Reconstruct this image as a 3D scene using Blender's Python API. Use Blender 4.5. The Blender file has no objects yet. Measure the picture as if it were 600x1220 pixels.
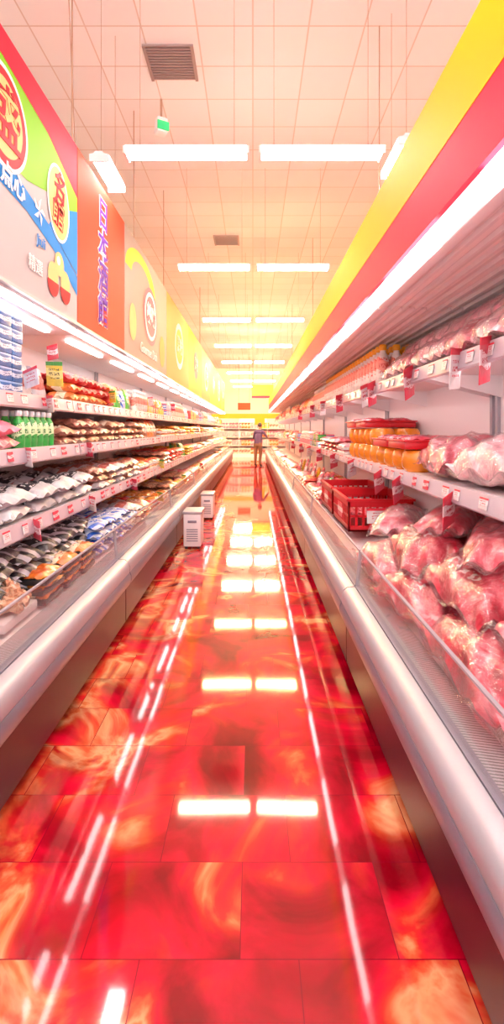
import bpy, bmesh, math, random
import numpy as np
from mathutils import Matrix, Vector, noise
R=random.Random(7)
scene=bpy.context.scene
COL=scene.collection
H0=1.5; CEIL=5.1; ZL=3.70

# ------------------------------------------------------------ materials
def newmat(name):
    m=bpy.data.materials.new(name); m.use_nodes=True
    nt=m.node_tree; return m,nt,nt.nodes['Principled BSDF']
def N(nt,t,**k):
    n=nt.nodes.new(t)
    for a,b in k.items(): setattr(n,a,b)
    return n
def simple(name,c,rough=.5,metal=0,coat=0,emit=0,bump=0,bscale=40,ecol=None,spec=.5):
    m,nt,b=newmat(name)
    b.inputs['Base Color'].default_value=(*c,1); b.inputs['Roughness'].default_value=rough
    b.inputs['Metallic'].default_value=metal; b.inputs['Coat Weight'].default_value=coat; b.inputs['Specular IOR Level'].default_value=spec
    if emit:
        b.inputs['Emission Color'].default_value=(*(ecol or c),1); b.inputs['Emission Strength'].default_value=emit
    if bump:
        tc=N(nt,'ShaderNodeTexCoord'); n=N(nt,'ShaderNodeTexNoise'); n.inputs['Scale'].default_value=bscale
        nt.links.new(tc.outputs['Object'],n.inputs['Vector'])
        bp=N(nt,'ShaderNodeBump'); bp.inputs['Strength'].default_value=bump; bp.inputs['Distance'].default_value=.01
        nt.links.new(n.outputs[0],bp.inputs['Height']); nt.links.new(bp.outputs[0],b.inputs['Normal'])
    return m
def M_(nt,op,a,b=None,c=None):
    n=N(nt,'ShaderNodeMath',operation=op)
    for i,v in enumerate((a,b,c)):
        if v is None: continue
        if isinstance(v,(int,float)): n.inputs[i].default_value=v
        else: nt.links.new(v,n.inputs[i])
    return n.outputs[0]
def MIX(nt,f,a,b,bt='MIX'):
    n=N(nt,'ShaderNodeMix',data_type='RGBA',blend_type=bt)
    for i,v in ((0,f),(6,a),(7,b)):
        if isinstance(v,(int,float)): n.inputs[i].default_value=v
        elif isinstance(v,tuple): n.inputs[i].default_value=(*v,1)
        else: nt.links.new(v,n.inputs[i])
    return n.outputs[2]
def ramp(nt,f,stops):
    r=N(nt,'ShaderNodeValToRGB'); e=r.color_ramp.elements
    e[0].position,e[0].color=stops[0][0],(*stops[0][1],1)
    e[1].position,e[1].color=stops[-1][0],(*stops[-1][1],1)
    for p,c in stops[1:-1]:
        x=e.new(p); x.color=(*c,1)
    nt.links.new(f,r.inputs[0]); return r.outputs[0]

def mat_floor():
    m,nt,b=newmat('red_marble_tile')
    tc=N(nt,'ShaderNodeTexCoord'); P=tc.outputs['Object']
    of=N(nt,'ShaderNodeVectorMath',operation='ADD'); nt.links.new(P,of.inputs[0]); of.inputs[1].default_value=(.32,-.144,0)
    br=N(nt,'ShaderNodeTexBrick'); br.offset=.37; br.inputs['Scale'].default_value=1
    br.inputs['Brick Width'].default_value=.45; br.inputs['Row Height'].default_value=.32
    br.inputs['Mortar Size'].default_value=.0016; br.inputs['Mortar Smooth'].default_value=.1
    br.inputs['Color1'].default_value=(0,0,0,1); br.inputs['Color2'].default_value=(1,1,1,1); br.inputs['Mortar'].default_value=(.5,.5,.5,1)
    nt.links.new(of.outputs[0],br.inputs['Vector'])
    v=N(nt,'ShaderNodeVectorMath',operation='SCALE'); nt.links.new(br.outputs['Color'],v.inputs[0]); v.inputs['Scale'].default_value=.14
    va=N(nt,'ShaderNodeVectorMath',operation='ADD'); nt.links.new(P,va.inputs[0]); nt.links.new(v.outputs[0],va.inputs[1])
    n1=N(nt,'ShaderNodeTexNoise'); n1.inputs['Scale'].default_value=2.5; n1.inputs['Detail'].default_value=5; n1.inputs['Distortion'].default_value=1.0; n1.inputs['Roughness'].default_value=.48
    nt.links.new(va.outputs[0],n1.inputs['Vector'])
    n2=N(nt,'ShaderNodeTexNoise'); n2.inputs['Scale'].default_value=2.4; n2.inputs['Detail'].default_value=5; n2.inputs['Distortion'].default_value=1.2
    nt.links.new(va.outputs[0],n2.inputs['Vector'])
    sx=N(nt,'ShaderNodeSeparateXYZ'); nt.links.new(P,sx.inputs[0])
    side=M_(nt,'ABSOLUTE',M_(nt,'ADD',sx.outputs[0],-.05))
    side=M_(nt,'MULTIPLY',side,.20)
    f=M_(nt,'ADD',n1.outputs[0],side)
    flame=ramp(nt,f,[(.32,(.34,.0,.010)),(.45,(.52,.001,.018)),(.57,(.66,.003,.030)),(.645,(.70,.022,.022)),(.695,(.74,.11,.04)),(.755,(.80,.36,.17)),(.79,(.74,.18,.06)),(.84,(.45,.014,.012))])
    tone=ramp(nt,n2.outputs[0],[(.38,(.45,.32,.36)),(.56,(1,1,1))])
    c=MIX(nt,1.0,flame,tone,'MULTIPLY')
    bv=M_(nt,'MULTIPLY_ADD',br.outputs['Color'],.14,.88)
    cc=N(nt,'ShaderNodeCombineColor'); [nt.links.new(bv,cc.inputs[i]) for i in range(3)]
    c=MIX(nt,1.0,c,cc.outputs[0],'MULTIPLY')
    c=MIX(nt,br.outputs['Fac'],c,(.20,.0,.012))
    nt.links.new(c,b.inputs['Base Color'])
    b.inputs['Roughness'].default_value=.05; b.inputs['IOR'].default_value=1.62
    n3=N(nt,'ShaderNodeTexNoise'); n3.inputs['Scale'].default_value=3; n3.inputs['Detail'].default_value=1; nt.links.new(P,n3.inputs['Vector'])
    bp=N(nt,'ShaderNodeBump'); bp.inputs['Strength'].default_value=.02; bp.inputs['Distance'].default_value=.02
    nt.links.new(n3.outputs[0],bp.inputs['Height']); nt.links.new(bp.outputs[0],b.inputs['Normal'])
    return m
def mat_ceiling():
    m,nt,b=newmat('ceiling_tile')
    tc=N(nt,'ShaderNodeTexCoord'); br=N(nt,'ShaderNodeTexBrick'); br.offset=0; br.inputs['Scale'].default_value=1
    br.inputs['Brick Width'].default_value=.5; br.inputs['Row Height'].default_value=.5; br.inputs['Mortar Size'].default_value=.008; br.inputs['Mortar Smooth'].default_value=.3
    br.inputs['Color1'].default_value=(.82,.80,.80,1); br.inputs['Color2'].default_value=(.88,.87,.87,1); br.inputs['Mortar'].default_value=(.68,.58,.52,1)
    nt.links.new(tc.outputs['Object'],br.inputs['Vector']); nt.links.new(br.outputs['Color'],b.inputs['Base Color'])
    b.inputs['Roughness'].default_value=.9
    bp=N(nt,'ShaderNodeBump'); bp.inputs['Strength'].default_value=.15; bp.inputs['Distance'].default_value=.01; bp.invert=True
    nt.links.new(br.outputs['Fac'],bp.inputs['Height']); nt.links.new(bp.outputs[0],b.inputs['Normal'])
    return m
def mat_glass(name='clear_glass',k=.35,k0=.04,milk=.05,bump=0,rough=.03):
    m,nt,b=newmat(name); nt.nodes.remove(b)
    out=[n for n in nt.nodes if n.type=='OUTPUT_MATERIAL'][0]
    t=N(nt,'ShaderNodeBsdfTransparent'); t.inputs[0].default_value=(.98,.98,.98,1)
    g=N(nt,'ShaderNodeBsdfGlossy'); g.inputs['Roughness'].default_value=rough
    d=N(nt,'ShaderNodeBsdfDiffuse'); d.inputs[0].default_value=(.97,.88,.88,1)
    lw=N(nt,'ShaderNodeLayerWeight'); lw.inputs[0].default_value=.5
    if bump:
        tc=N(nt,'ShaderNodeTexCoord'); n=N(nt,'ShaderNodeTexNoise'); n.inputs['Scale'].default_value=13; n.inputs['Detail'].default_value=3; n.inputs['Distortion'].default_value=2.2
        nt.links.new(tc.outputs['Object'],n.inputs['Vector'])
        bp=N(nt,'ShaderNodeBump'); bp.inputs['Strength'].default_value=bump; bp.inputs['Distance'].default_value=.03
        nt.links.new(n.outputs[0],bp.inputs['Height']); nt.links.new(bp.outputs[0],g.inputs['Normal']); nt.links.new(bp.outputs[0],lw.inputs['Normal'])
    f=M_(nt,'MULTIPLY_ADD',M_(nt,'POWER',lw.outputs['Facing'],3.0),k,k0)
    m0=N(nt,'ShaderNodeMixShader'); m0.inputs[0].default_value=milk; nt.links.new(t.outputs[0],m0.inputs[1]); nt.links.new(d.outputs[0],m0.inputs[2])
    mx=N(nt,'ShaderNodeMixShader'); nt.links.new(f,mx.inputs[0]); nt.links.new(m0.outputs[0],mx.inputs[1]); nt.links.new(g.outputs[0],mx.inputs[2])
    nt.links.new(mx.outputs[0],out.inputs[0]); return m
def uvr(nt):
    uv=N(nt,'ShaderNodeUVMap'); uv.uv_map='UVMap'; s=N(nt,'ShaderNodeSeparateXYZ'); nt.links.new(uv.outputs[0],s.inputs[0])
    at=N(nt,'ShaderNodeAttribute'); at.attribute_name='rnd'
    return s.outputs[0],s.outputs[1],at.outputs['Fac'],uv.outputs[0]
def glyph(nt,u,v,rn,uvec,rows=6,lo=.2,hi=.8,freq=26,vlo=.15,vhi=.85,thr=.5):
    fr=M_(nt,'FRACT',M_(nt,'MULTIPLY',v,rows))
    a=M_(nt,'MULTIPLY',M_(nt,'GREATER_THAN',fr,.2),M_(nt,'LESS_THAN',fr,.8))
    cb=N(nt,'ShaderNodeCombineXYZ'); nt.links.new(M_(nt,'MULTIPLY',u,freq),cb.inputs[0]); nt.links.new(M_(nt,'MULTIPLY',v,rows*3.2),cb.inputs[1]); nt.links.new(M_(nt,'MULTIPLY',rn,17),cb.inputs[2])
    n=N(nt,'ShaderNodeTexNoise'); n.inputs['Scale'].default_value=1; n.inputs['Detail'].default_value=1; nt.links.new(cb.outputs[0],n.inputs['Vector'])
    g=M_(nt,'GREATER_THAN',n.outputs[0],thr)
    reg=M_(nt,'MULTIPLY',M_(nt,'MULTIPLY',M_(nt,'GREATER_THAN',u,lo),M_(nt,'LESS_THAN',u,hi)),M_(nt,'MULTIPLY',M_(nt,'GREATER_THAN',v,vlo),M_(nt,'LESS_THAN',v,vhi)))
    return M_(nt,'MULTIPLY',M_(nt,'MULTIPLY',a,g),reg)
def film(nt,b,P,scale=14,strength=.5):
    n=N(nt,'ShaderNodeTexNoise'); n.inputs['Scale'].default_value=scale; n.inputs['Detail'].default_value=3; n.inputs['Distortion'].default_value=2
    nt.links.new(P,n.inputs['Vector'])
    bp=N(nt,'ShaderNodeBump'); bp.inputs['Strength'].default_value=strength; bp.inputs['Distance'].default_value=.02
    nt.links.new(n.outputs[0],bp.inputs['Height']); nt.links.new(bp.outputs[0],b.inputs['Normal']); nt.links.new(bp.outputs[0],b.inputs['Coat Normal'])
    b.inputs['Coat Weight'].default_value=1; b.inputs['Coat Roughness'].default_value=.12; b.inputs['Roughness'].default_value=.45
def mat_meat(name,stops,scale=7,text=True):
    m,nt,b=newmat(name); u,v,rn,uv=uvr(nt)
    tc=N(nt,'ShaderNodeTexCoord')
    n=N(nt,'ShaderNodeTexNoise'); n.inputs['Scale'].default_value=scale; n.inputs['Detail'].default_value=6; n.inputs['Distortion'].default_value=1.3; n.inputs['Roughness'].default_value=.6; n.noise_dimensions='4D'
    nt.links.new(tc.outputs['Object'],n.inputs['Vector']); nt.links.new(M_(nt,'MULTIPLY',rn,20),n.inputs['W'])
    f=M_(nt,'ADD',n.outputs[0],M_(nt,'MULTIPLY_ADD',rn,.16,-.08))
    c=ramp(nt,f,stops)
    if text:
        g=glyph(nt,u,v,rn,uv,rows=5,freq=16,lo=.3,hi=.75,vlo=.25,vhi=.8,thr=.52)
        g=M_(nt,'MULTIPLY',g,M_(nt,'GREATER_THAN',M_(nt,'FRACT',M_(nt,'MULTIPLY',rn,7.3)),.45))
        c=MIX(nt,M_(nt,'MULTIPLY',g,.75),c,(.98,.9,.9))
    nt.links.new(c,b.inputs['Base Color']); film(nt,b,tc.outputs['Object'],14,.35); return m
def mat_pack(name,c1,c2,c3,tcol=(.05,.03,.03),mode=0):
    m,nt,b=newmat(name); u,v,rn,uv=uvr(nt)
    tc=N(nt,'ShaderNodeTexCoord')
    n=N(nt,'ShaderNodeTexNoise'); n.inputs['Scale'].default_value=9; nt.links.new(tc.outputs['Object'],n.inputs['Vector'])
    c=MIX(nt,ramp(nt,n.outputs[0],[(.42,(0,0,0)),(.6,(1,1,1))]),c1,tuple(min(1,x*.75+.05) for x in c1))
    if mode==0:
        w=M_(nt,'ADD',v,M_(nt,'MULTIPLY',M_(nt,'SINE',M_(nt,'MULTIPLY',u,5)),.07))
        k=M_(nt,'MULTIPLY',M_(nt,'GREATER_THAN',w,.35),M_(nt,'LESS_THAN',w,.68))
    elif mode==1:
        du=M_(nt,'SUBTRACT',u,.5); dv=M_(nt,'SUBTRACT',v,.55)
        k=M_(nt,'LESS_THAN',M_(nt,'ADD',M_(nt,'MULTIPLY',du,du),M_(nt,'MULTIPLY',dv,dv)),.075)
    else:
        k=M_(nt,'LESS_THAN',M_(nt,'FRACT',M_(nt,'MULTIPLY',M_(nt,'ADD',u,v),3)),.4)
    c=MIX(nt,k,c,c2)
    k2=M_(nt,'GREATER_THAN',v,.84)
    c=MIX(nt,k2,c,c3)
    g=glyph(nt,u,v,rn,uv,rows=5,freq=20,lo=.18,hi=.82,vlo=.3,vhi=.72)
    c=MIX(nt,g,c,tcol)
    nt.links.new(c,b.inputs['Base Color']); film(nt,b,tc.outputs['Object'],12,.3); b.inputs['Coat Weight'].default_value=.4
    return m
def mat_slats(name,c,axis=0,freq=60,dark=.55):
    m,nt,b=newmat(name); tc=N(nt,'ShaderNodeTexCoord'); s=N(nt,'ShaderNodeSeparateXYZ'); nt.links.new(tc.outputs['Object'],s.inputs[0])
    f=M_(nt,'LESS_THAN',M_(nt,'FRACT',M_(nt,'MULTIPLY',s.outputs[axis],freq)),.4)
    nt.links.new(MIX(nt,f,c,tuple(x*dark for x in c)),b.inputs['Base Color']); b.inputs['Roughness'].default_value=.5; return m

FLOOR=mat_floor(); CEILM=mat_ceiling(); GLASS=mat_glass(); BAGF=mat_glass('clear_bag_film',.5,.08,.035,.7,.10)
WALL=simple('warm_white_paint',(.92,.86,.72),.8,bump=.1)
WHITE=simple('white_enamel',(.88,.82,.82),.4,bump=.03,bscale=8)
BACKP=simple('case_back_panel',(.92,.85,.85),.45,bump=.03,bscale=8)
SILVER=simple('brushed_silver_bumper',(.26,.25,.31),.35,.4,bump=.05,bscale=60)
LSILVER=simple('pale_grey_rail',(.42,.39,.43),.35,.15,bump=.03,bscale=60)
MAROON=simple('maroon_gloss_panel',(.060,.004,.018),.32,.0,bump=.02,bscale=5,spec=.3)
DARK=simple('dark_plastic',(.03,.02,.03),.5,bump=.05)
VENTM=mat_slats('air_return_vent',(.50,.48,.50),1,70,.3)
LOUV=mat_slats('canopy_louver',(.96,.88,.86),0,22,.84)
STRIP=simple('tube_light_strip',(1,.96,.94),.5,emit=5.5)
GAPGLOW=simple('tube_gap_filler_glow',(1,.96,.94),.5,emit=.9)  # added glow filling tube gaps: white seen directly, faint in floor reflections
SHELFFILL=simple('added_shelf_fill_glow',(1,.95,.93),.5,emit=3.5)  # added fill glow to brighten the right case interior, not a known lamp
RAILM=simple('price_rail',(.60,.52,.58),.35,coat=.3,bump=.02)
WIRE=simple('steel_wire',(.45,.26,.18),.5,.2,bump=.02)
RED=simple('red_plastic',(.62,.005,.015),.35,coat=.2,bump=.05,bscale=20)
PINKR=simple('pink_red_fascia',(.70,.012,.045),.6,bump=.02,bscale=5,spec=.15)
YEL=simple('yellow_fascia',(.88,.42,.001),.6,bump=.02,bscale=5,spec=.15)
LTM=[simple('lamp_tube_cool',(1,.93,.88),.5,emit=38,ecol=(1,.90,.86)),
     simple('lamp_tube_peach',(1,.9,.75),.5,emit=44,ecol=(1,.75,.50)),
     simple('lamp_tube_warm',(1,.85,.6),.5,emit=72,ecol=(1,.64,.26)),
     simple('lamp_tube_bright',(1,.9,.7),.5,emit=165,ecol=(1,.76,.44))]

# ------------------------------------------------------------ mesh builder
class MB:
    def __init__(s): s.v=[];s.f=[];s.m=[];s.uv=[];s.r=[];s.mats=[];s.n=0
    def mi(s,mat):
        if mat not in s.mats: s.mats.append(mat)
        return s.mats.index(mat)
    def add(s,t,M,mat,rnd=None):
        V,F,UV=t
        A=np.array(M); W=V@A[:3,:3].T+A[:3,3]
        s.v.append(W); s.uv.append(UV); s.r.append(np.full(len(V),R.random() if rnd is None else rnd))
        n=s.n; k=s.mi(mat)
        s.f.extend([tuple(i+n for i in f) for f in F]); s.m.extend([k]*len(F)); s.n+=len(V)
    def box(s,x0,x1,y0,y1,z0,z1,mat,rnd=None):
        x0,x1=min(x0,x1),max(x0,x1)
        t=tbox(1,1,1); s.add(t,Matrix.Translation(((x0+x1)/2,(y0+y1)/2,(z0+z1)/2))@Matrix.Diagonal((x1-x0,y1-y0,z1-z0,1)),mat,rnd)
    def prism(s,prof,y0,y1,mat,sx=1):
        n=len(prof); V=np.array([(sx*a,y0,b) for a,b in prof]+[(sx*a,y1,b) for a,b in prof],float)
        F=[(i,(i+1)%n,n+(i+1)%n,n+i) for i in range(n)]+[tuple(range(n))[::-1],tuple(range(n,2*n))]
        s.add((V,F,V[:,[1,2]]),Matrix.Identity(4),mat)
    def cyl(s,p0,p1,r,mat,n=8):
        p0=Vector(p0);p1=Vector(p1);d=p1-p0
        t=lathe([(0,0),(1,0),(1,1),(0,1)],n)
        s.add(t,Matrix.Translation(p0)@d.to_track_quat('Z','Y').to_matrix().to_4x4()@Matrix.Diagonal((r,r,d.length,1)),mat)
    def obj(s,name,smooth=True,parent=None,recalc=False,bevel=0):
        V=np.concatenate(s.v); me=bpy.data.meshes.new(name); me.from_pydata(V.tolist(),[],s.f)
        for m in s.mats: me.materials.append(m)
        me.polygons.foreach_set('material_index',s.m)
        UV=np.concatenate(s.uv); l=me.uv_layers.new(name='UVMap'); idx=np.empty(len(me.loops),dtype=np.int32); me.loops.foreach_get('vertex_index',idx)
        l.data.foreach_set('uv',UV[idx].astype(np.float32).ravel())
        a=me.attributes.new('rnd','FLOAT','POINT'); a.data.foreach_set('value',np.concatenate(s.r).astype(np.float32))
        if recalc:
            bm=bmesh.new(); bm.from_mesh(me); bmesh.ops.recalc_face_normals(bm,faces=bm.faces); bm.to_mesh(me); bm.free()
        if smooth:
            me.polygons.foreach_set('use_smooth',[True]*len(me.polygons))
            try: me.set_sharp_from_angle(angle=math.radians(42))
            except Exception: pass
        me.update(); o=bpy.data.objects.new(name,me); COL.objects.link(o)
        if bevel:
            b=o.modifiers.new('Bevel','BEVEL'); b.width=bevel; b.segments=2; b.limit_method='ANGLE'
        if parent: o.parent=parent
        return o
_c={}
def tbox(sx,sy,sz):
    k=('b',sx,sy,sz)
    if k not in _c:
        V=np.array([(x,y,z) for x in(-sx/2,sx/2) for y in(-sy/2,sy/2) for z in(-sz/2,sz/2)])
        F=[(0,1,3,2),(4,6,7,5),(0,4,5,1),(2,3,7,6),(0,2,6,4),(1,5,7,3)]
        _c[k]=(V,F,np.stack([V[:,0]/sx+.5,V[:,2]/sz+.5],1))
    return _c[k]
def rbox(sx,sy,sz,b=.01,seg=2):
    k=('r',sx,sy,sz,b)
    if k not in _c:
        bm=bmesh.new(); bmesh.ops.create_cube(bm,size=1); bmesh.ops.scale(bm,vec=(sx,sy,sz),verts=bm.verts)
        bmesh.ops.bevel(bm,geom=bm.edges[:],offset=b,segments=seg,profile=.6,affect='EDGES')
        V=np.array([v.co[:] for v in bm.verts]); F=[tuple(v.index for v in f.verts) for f in bm.faces]; bm.free()
        _c[k]=(V,F,np.stack([V[:,0]/sx+.5,V[:,2]/sz+.5],1))
    return _c[k]
def lathe(prof,n=16):
    k=('l',tuple(prof),n)
    if k not in _c:
        V=[];UV=[];F=[]
        for j,(r,z) in enumerate(prof):
            for i in range(n):
                a=2*math.pi*i/n; V.append((r*math.cos(a),r*math.sin(a),z)); UV.append((abs((i/n*2+.5)%2-1),z*4))
        for j in range(len(prof)-1):
            for i in range(n):
                F.append((j*n+i,j*n+(i+1)%n,(j+1)*n+(i+1)%n,(j+1)*n+i))
        _c[k]=(np.array(V),F,np.array(UV))
    return _c[k]
def pillow(lx,ly,h,nx,ny,seed,wr=.25,e=2.6,fu=1.1,fv=1.05):
    k=('p',lx,ly,h,nx,ny,seed,wr,fu,fv,e)
    if k not in _c:
        V=[];UV=[];F=[];o=seed*13.7
        for sd in(1,-1):
            base=len(V)
            for i in range(nx+1):
                for j in range(ny+1):
                    u=-1+2*i/nx; v=-1+2*j/ny
                    uu=min(1,abs(u)*fu); vv=min(1,abs(v)*fv)
                    env=((1-uu**e)**.55)*((1-vv**e)**.55)
                    nz=noise.noise(Vector((u*1.7+o,v*1.5,sd*2.)))+.5*noise.noise(Vector((u*4+o,v*4,sd*3.)))
                    pl=math.sin(v*17+seed+3*u)*(abs(u)**4)*.16*(env**.5)
                    z=sd*h/2*env*(1+wr*nz*1.4+pl)*(1 if sd>0 else .75)
                    fl=(1-env)*h*.10*math.sin(v*9+u*7+seed)
                    x=u*lx/2*(1-.05*(1-env)*abs(math.sin(v*6+seed)))
                    y=v*ly/2*(1-.08*(1-u*u)*.3+.05*noise.noise(Vector((u*2+o,0,v))))
                    V.append((x,y,z+fl)); UV.append((i/nx,j/ny))
            for i in range(nx):
                for j in range(ny):
                    a=base+i*(ny+1)+j; q=(a,a+ny+1,a+ny+2,a+1)
                    F.append(q if sd>0 else q[::-1])
        _c[k]=(np.array(V),F,np.array(UV))
    return _c[k]
T=Matrix.Translation
def RX(a): return Matrix.Rotation(a,4,'X')
def RY(a): return Matrix.Rotation(a,4,'Y')
def RZ(a): return Matrix.Rotation(a,4,'Z')
def SF(sd): return RZ(math.pi/2 if sd<0 else -math.pi/2)   # local -Y looks into the aisle

def empty(name,loc=(0,0,0)):
    e=bpy.data.objects.new(name,None); COL.objects.link(e); e.location=loc; e.empty_display_size=.1; return e

# ------------------------------------------------------------ room shell
YE=30; XW=7
def slab(name,x0,x1,y0,y1,z0,z1,mat):
    b=MB(); b.box(x0,x1,y0,y1,z0,z1,mat); return b.obj(name,smooth=False)
slab('floor',-XW,XW,-3,YE,-.1,0,FLOOR)
slab('ceiling',-XW,XW,-3,YE,CEIL,CEIL+.1,CEILM)
slab('wall_left',-XW-.1,-XW,-3,YE,0,CEIL,WALL)
slab('wall_right',XW,XW+.1,-3,YE,0,CEIL,WALL)
slab('wall_far',-XW,XW,YE,YE+.1,0,CEIL,WALL)

# ------------------------------------------------------------ display cases
LC=2.5
def case_mesh(sd,edge,can,shelves,back,fascia):
    b=MB(); L0,L1=.008,LC-.008
    def P(prof,mat): b.prism([(edge+u,z) for u,z in prof],L0,L1,mat,sd)
    P([(.06,0),(.06,.07),(.12,.07),(.12,0)],DARK)
    P([(0,.07),(0,.37),(.10,.37),(.10,.07)],MAROON)
    P([(-.008,.33),(-.03,.345),(-.04,.37),(-.04,.41),(-.03,.43),(.05,.43),(.05,.33)],SILVER)
    P([(-.028,.432),(-.032,.47),(-.02,.505),(.005,.525),(.05,.53),(.05,.432)],LSILVER)
    P([(.052,.43),(.052,.536),(.085,.536),(.085,.43)],SILVER)
    P([(.087,.40),(.087,.53),(.20,.515),(.20,.40)],VENTM)
    w=back-edge
    P([(.20,.40),(.20,.50),(w,.62),(w,.40)],WHITE)
    P([(w,.0),(w,2.2),(w+.04,2.2),(w+.04,0)],BACKP)
    P([(.062,.53),(.084,.745),(.090,.745),(.068,.53)],GLASS)
    P([(.080,.745),(.080,.753),(.094,.753),(.094,.745)],LSILVER)
    for yy in (L0+.0,L1-.008):
        b.prism([(edge+.058,.53),(edge+.080,.745),(edge+.094,.745),(edge+.075,.53)],yy,yy+.008,LSILVER,sd)
    for k,(fx,z) in enumerate(shelves):
        b.prism([(fx,z),(back,z),(back,z-.025),(fx,z-.025)],L0,L1,WHITE,sd)
        b.prism([(fx-.006,z+.012),(fx-.02,z-.068),(fx-.012,z-.078),(fx+.004,z-.07),(fx+.004,z+.012)],L0,L1,RAILM,sd)
        for yy in (.05,LC/2,LC-.07):
            b.prism([(fx+.03,z-.026),(back,z-.026),(back,z-.16),(fx+.08,z-.05)],yy,yy+.012,WHITE,sd)
        if fascia and k==0:  # added fill glow under the upper shelf, lights the back panel below
            for ya,yb in ((.09,LC/2-.03),(LC/2+.04,LC-.10)):
                b.prism([(fx+.04,z-.026),(fx+.04,z-.046),(fx+.07,z-.046),(fx+.07,z-.026)],ya,yb,SHELFFILL,sd)
    for yy in (.02,LC-.05): b.box(sd*(back-.02),sd*(back+.02),yy,yy+.03,.6,2.2,LSILVER)
    def strip(prof):
        # two tubes per section, gaps filled with an added faint glow to look unbroken
        for ya,yb in ((.20,1.06),(1.46,2.30)): b.prism(prof,ya,yb,STRIP,sd)
        for ya,yb in ((.01,.20),(1.06,1.46),(2.30,LC-.01)): b.prism(prof,ya,yb,GAPGLOW,sd)
    if fascia:
        b.prism([(can+.03,2.25),(back+.04,2.25),(back+.04,2.36),(can+.03,2.36)],L0,L1,LOUV,sd)
        for i in range(9):
            xx=can+.09+i*.075; b.prism([(xx,2.25),(xx+.03,2.25),(xx+.02,2.232),(xx+.005,2.232)],L0,L1,WHITE,sd)
        strip([(can+.03,2.245),(can+.0,2.26),(can-.012,2.30),(can,2.345),(can+.03,2.36)])
        b.prism([(can+.03,2.235),(can+.02,2.243),(can+.02,2.25),(can+.06,2.25),(can+.06,2.235)],L0,L1,WHITE,sd)
        b.prism([(can-.01,2.36),(can-.01,2.595),(can+.03,2.595),(can+.03,2.36)],0,LC,PINKR,sd)
        b.prism([(can-.012,2.595),(can-.012,2.89),(can+.03,2.89),(can+.03,2.595)],0,LC,YEL,sd)
    else:
        b.prism([(can+.02,2.2),(back+.04,2.2),(back+.04,2.3),(can+.02,2.3)],L0,L1,WHITE,sd)
        strip([(can+.02,2.20),(can-.005,2.21),(can-.012,2.225),(can,2.24),(can+.02,2.243)])
        b.prism([(can+.0,2.245),(can+.0,2.265),(can+.03,2.265),(can+.03,2.245)],L0,L1,LSILVER,sd)
        for ya,yb in ((.2,1.05),(1.45,2.3)): b.prism([(can+.12,2.18),(can+.12,2.2),(can+.16,2.2),(can+.16,2.18)],ya,yb,STRIP,sd)
    o=b.obj('refrigerated_display_case',smooth=True,recalc=True); return o
ShL=[(1.35,1.70),(1.30,1.38),(1.22,1.0)]; ShR=[(.98,1.85),(1.0,1.21)]
EL,CL,BL=.945,1.31,1.95; ER,CR,BR=.575,.75,1.5
for sd,edge,can,sh,bk,fa,y00,n in ((-1,EL,CL,ShL,BL,False,-1.25,10),(1,ER,CR,ShR,BR,True,-1.9,10)):
    o=case_mesh(sd,edge,can,sh,bk,fa); o.location.y=y00
    for i in range(1,n):
        q=bpy.data.objects.new('refrigerated_display_case',o.data); COL.objects.link(q); q.location.y=y00+i*LC

# ------------------------------------------------------------ product materials
MEAT=mat_meat('wrapped_red_meat',[(.34,(.30,.0,.010)),(.45,(.55,.010,.040)),(.55,(.68,.05,.09)),(.63,(.80,.18,.22)),(.71,(.90,.50,.52))])
PINKM=mat_meat('wrapped_pink_meat',[(.34,(.54,.04,.08)),(.46,(.72,.12,.18)),(.56,(.83,.27,.32)),(.68,(.93,.60,.62))],6)
PALEM=mat_meat('wrapped_pale_meat',[(.34,(.76,.22,.28)),(.5,(.86,.42,.47)),(.66,(.94,.68,.70))],8)
ORNG=mat_meat('wrapped_orange_food',[(.34,(.55,.09,.01)),(.48,(.80,.24,.015)),(.6,(.88,.42,.08)),(.7,(.94,.68,.32))],9,False)
BEIGE=mat_meat('beige_prawns',[(.34,(.42,.17,.09)),(.48,(.64,.33,.20)),(.6,(.76,.50,.34)),(.7,(.90,.74,.60))],22,False)
BROWN=mat_meat('brown_snack',[(.34,(.15,.04,.025)),(.48,(.34,.11,.07)),(.6,(.56,.27,.19)),(.7,(.82,.58,.48))],14)
PK=[mat_pack('pack_black_white',(.010,.010,.018),(.45,.45,.52),(.015,.015,.03),(.80,.80,.80),2),
    mat_pack('pack_white_black',(.52,.51,.55),(.02,.02,.03),(.4,.04,.06),(.75,.75,.75),0),
    mat_pack('pack_blue_white',(.56,.62,.75),(.02,.12,.58),(.72,.03,.06),(.9,.9,1),2),
    mat_pack('pack_red',(.70,.01,.015),(.88,.60,.12),(.5,.01,.02),(.45,.0,.0),1),
    mat_pack('pack_pink',(.80,.20,.32),(.90,.74,.78),(.72,.04,.15),(.6,.02,.06),0),
    mat_pack('pack_green',(.05,.42,.03),(.88,.88,.5),(.02,.22,.02),(.03,.22,.03),1),
    mat_pack('pack_orange',(.84,.20,.015),(.92,.78,.56),(.68,.04,.015),(.5,.05,.02),0),
    mat_pack('pack_yellow',(.88,.55,.02),(.8,.06,.02),(.8,.32,.02),(.92,.8,.6),1),
    mat_pack('pack_brown',(.36,.13,.06),(.82,.70,.56),(.3,.05,.03),(.22,.03,.02),0),
    mat_pack('pack_silver',(.50,.45,.49),(.42,.10,.08),(.32,.32,.38),(.25,.04,.04),0)]
BLUEBOX=mat_pack('blue_carton',(.03,.14,.42),(.70,.75,.86),(.35,.50,.76),(.06,.10,.25),0)
MILK=mat_pack('milk_bottle',(.86,.72,.66),(.80,.26,.20),(.86,.74,.70),(.65,.08,.06),0)
CAPY=simple('yellow_cap',(.88,.36,.01),.4,bump=.03); CAPG=simple('white_cap',(.80,.80,.84),.4,bump=.03)
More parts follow.
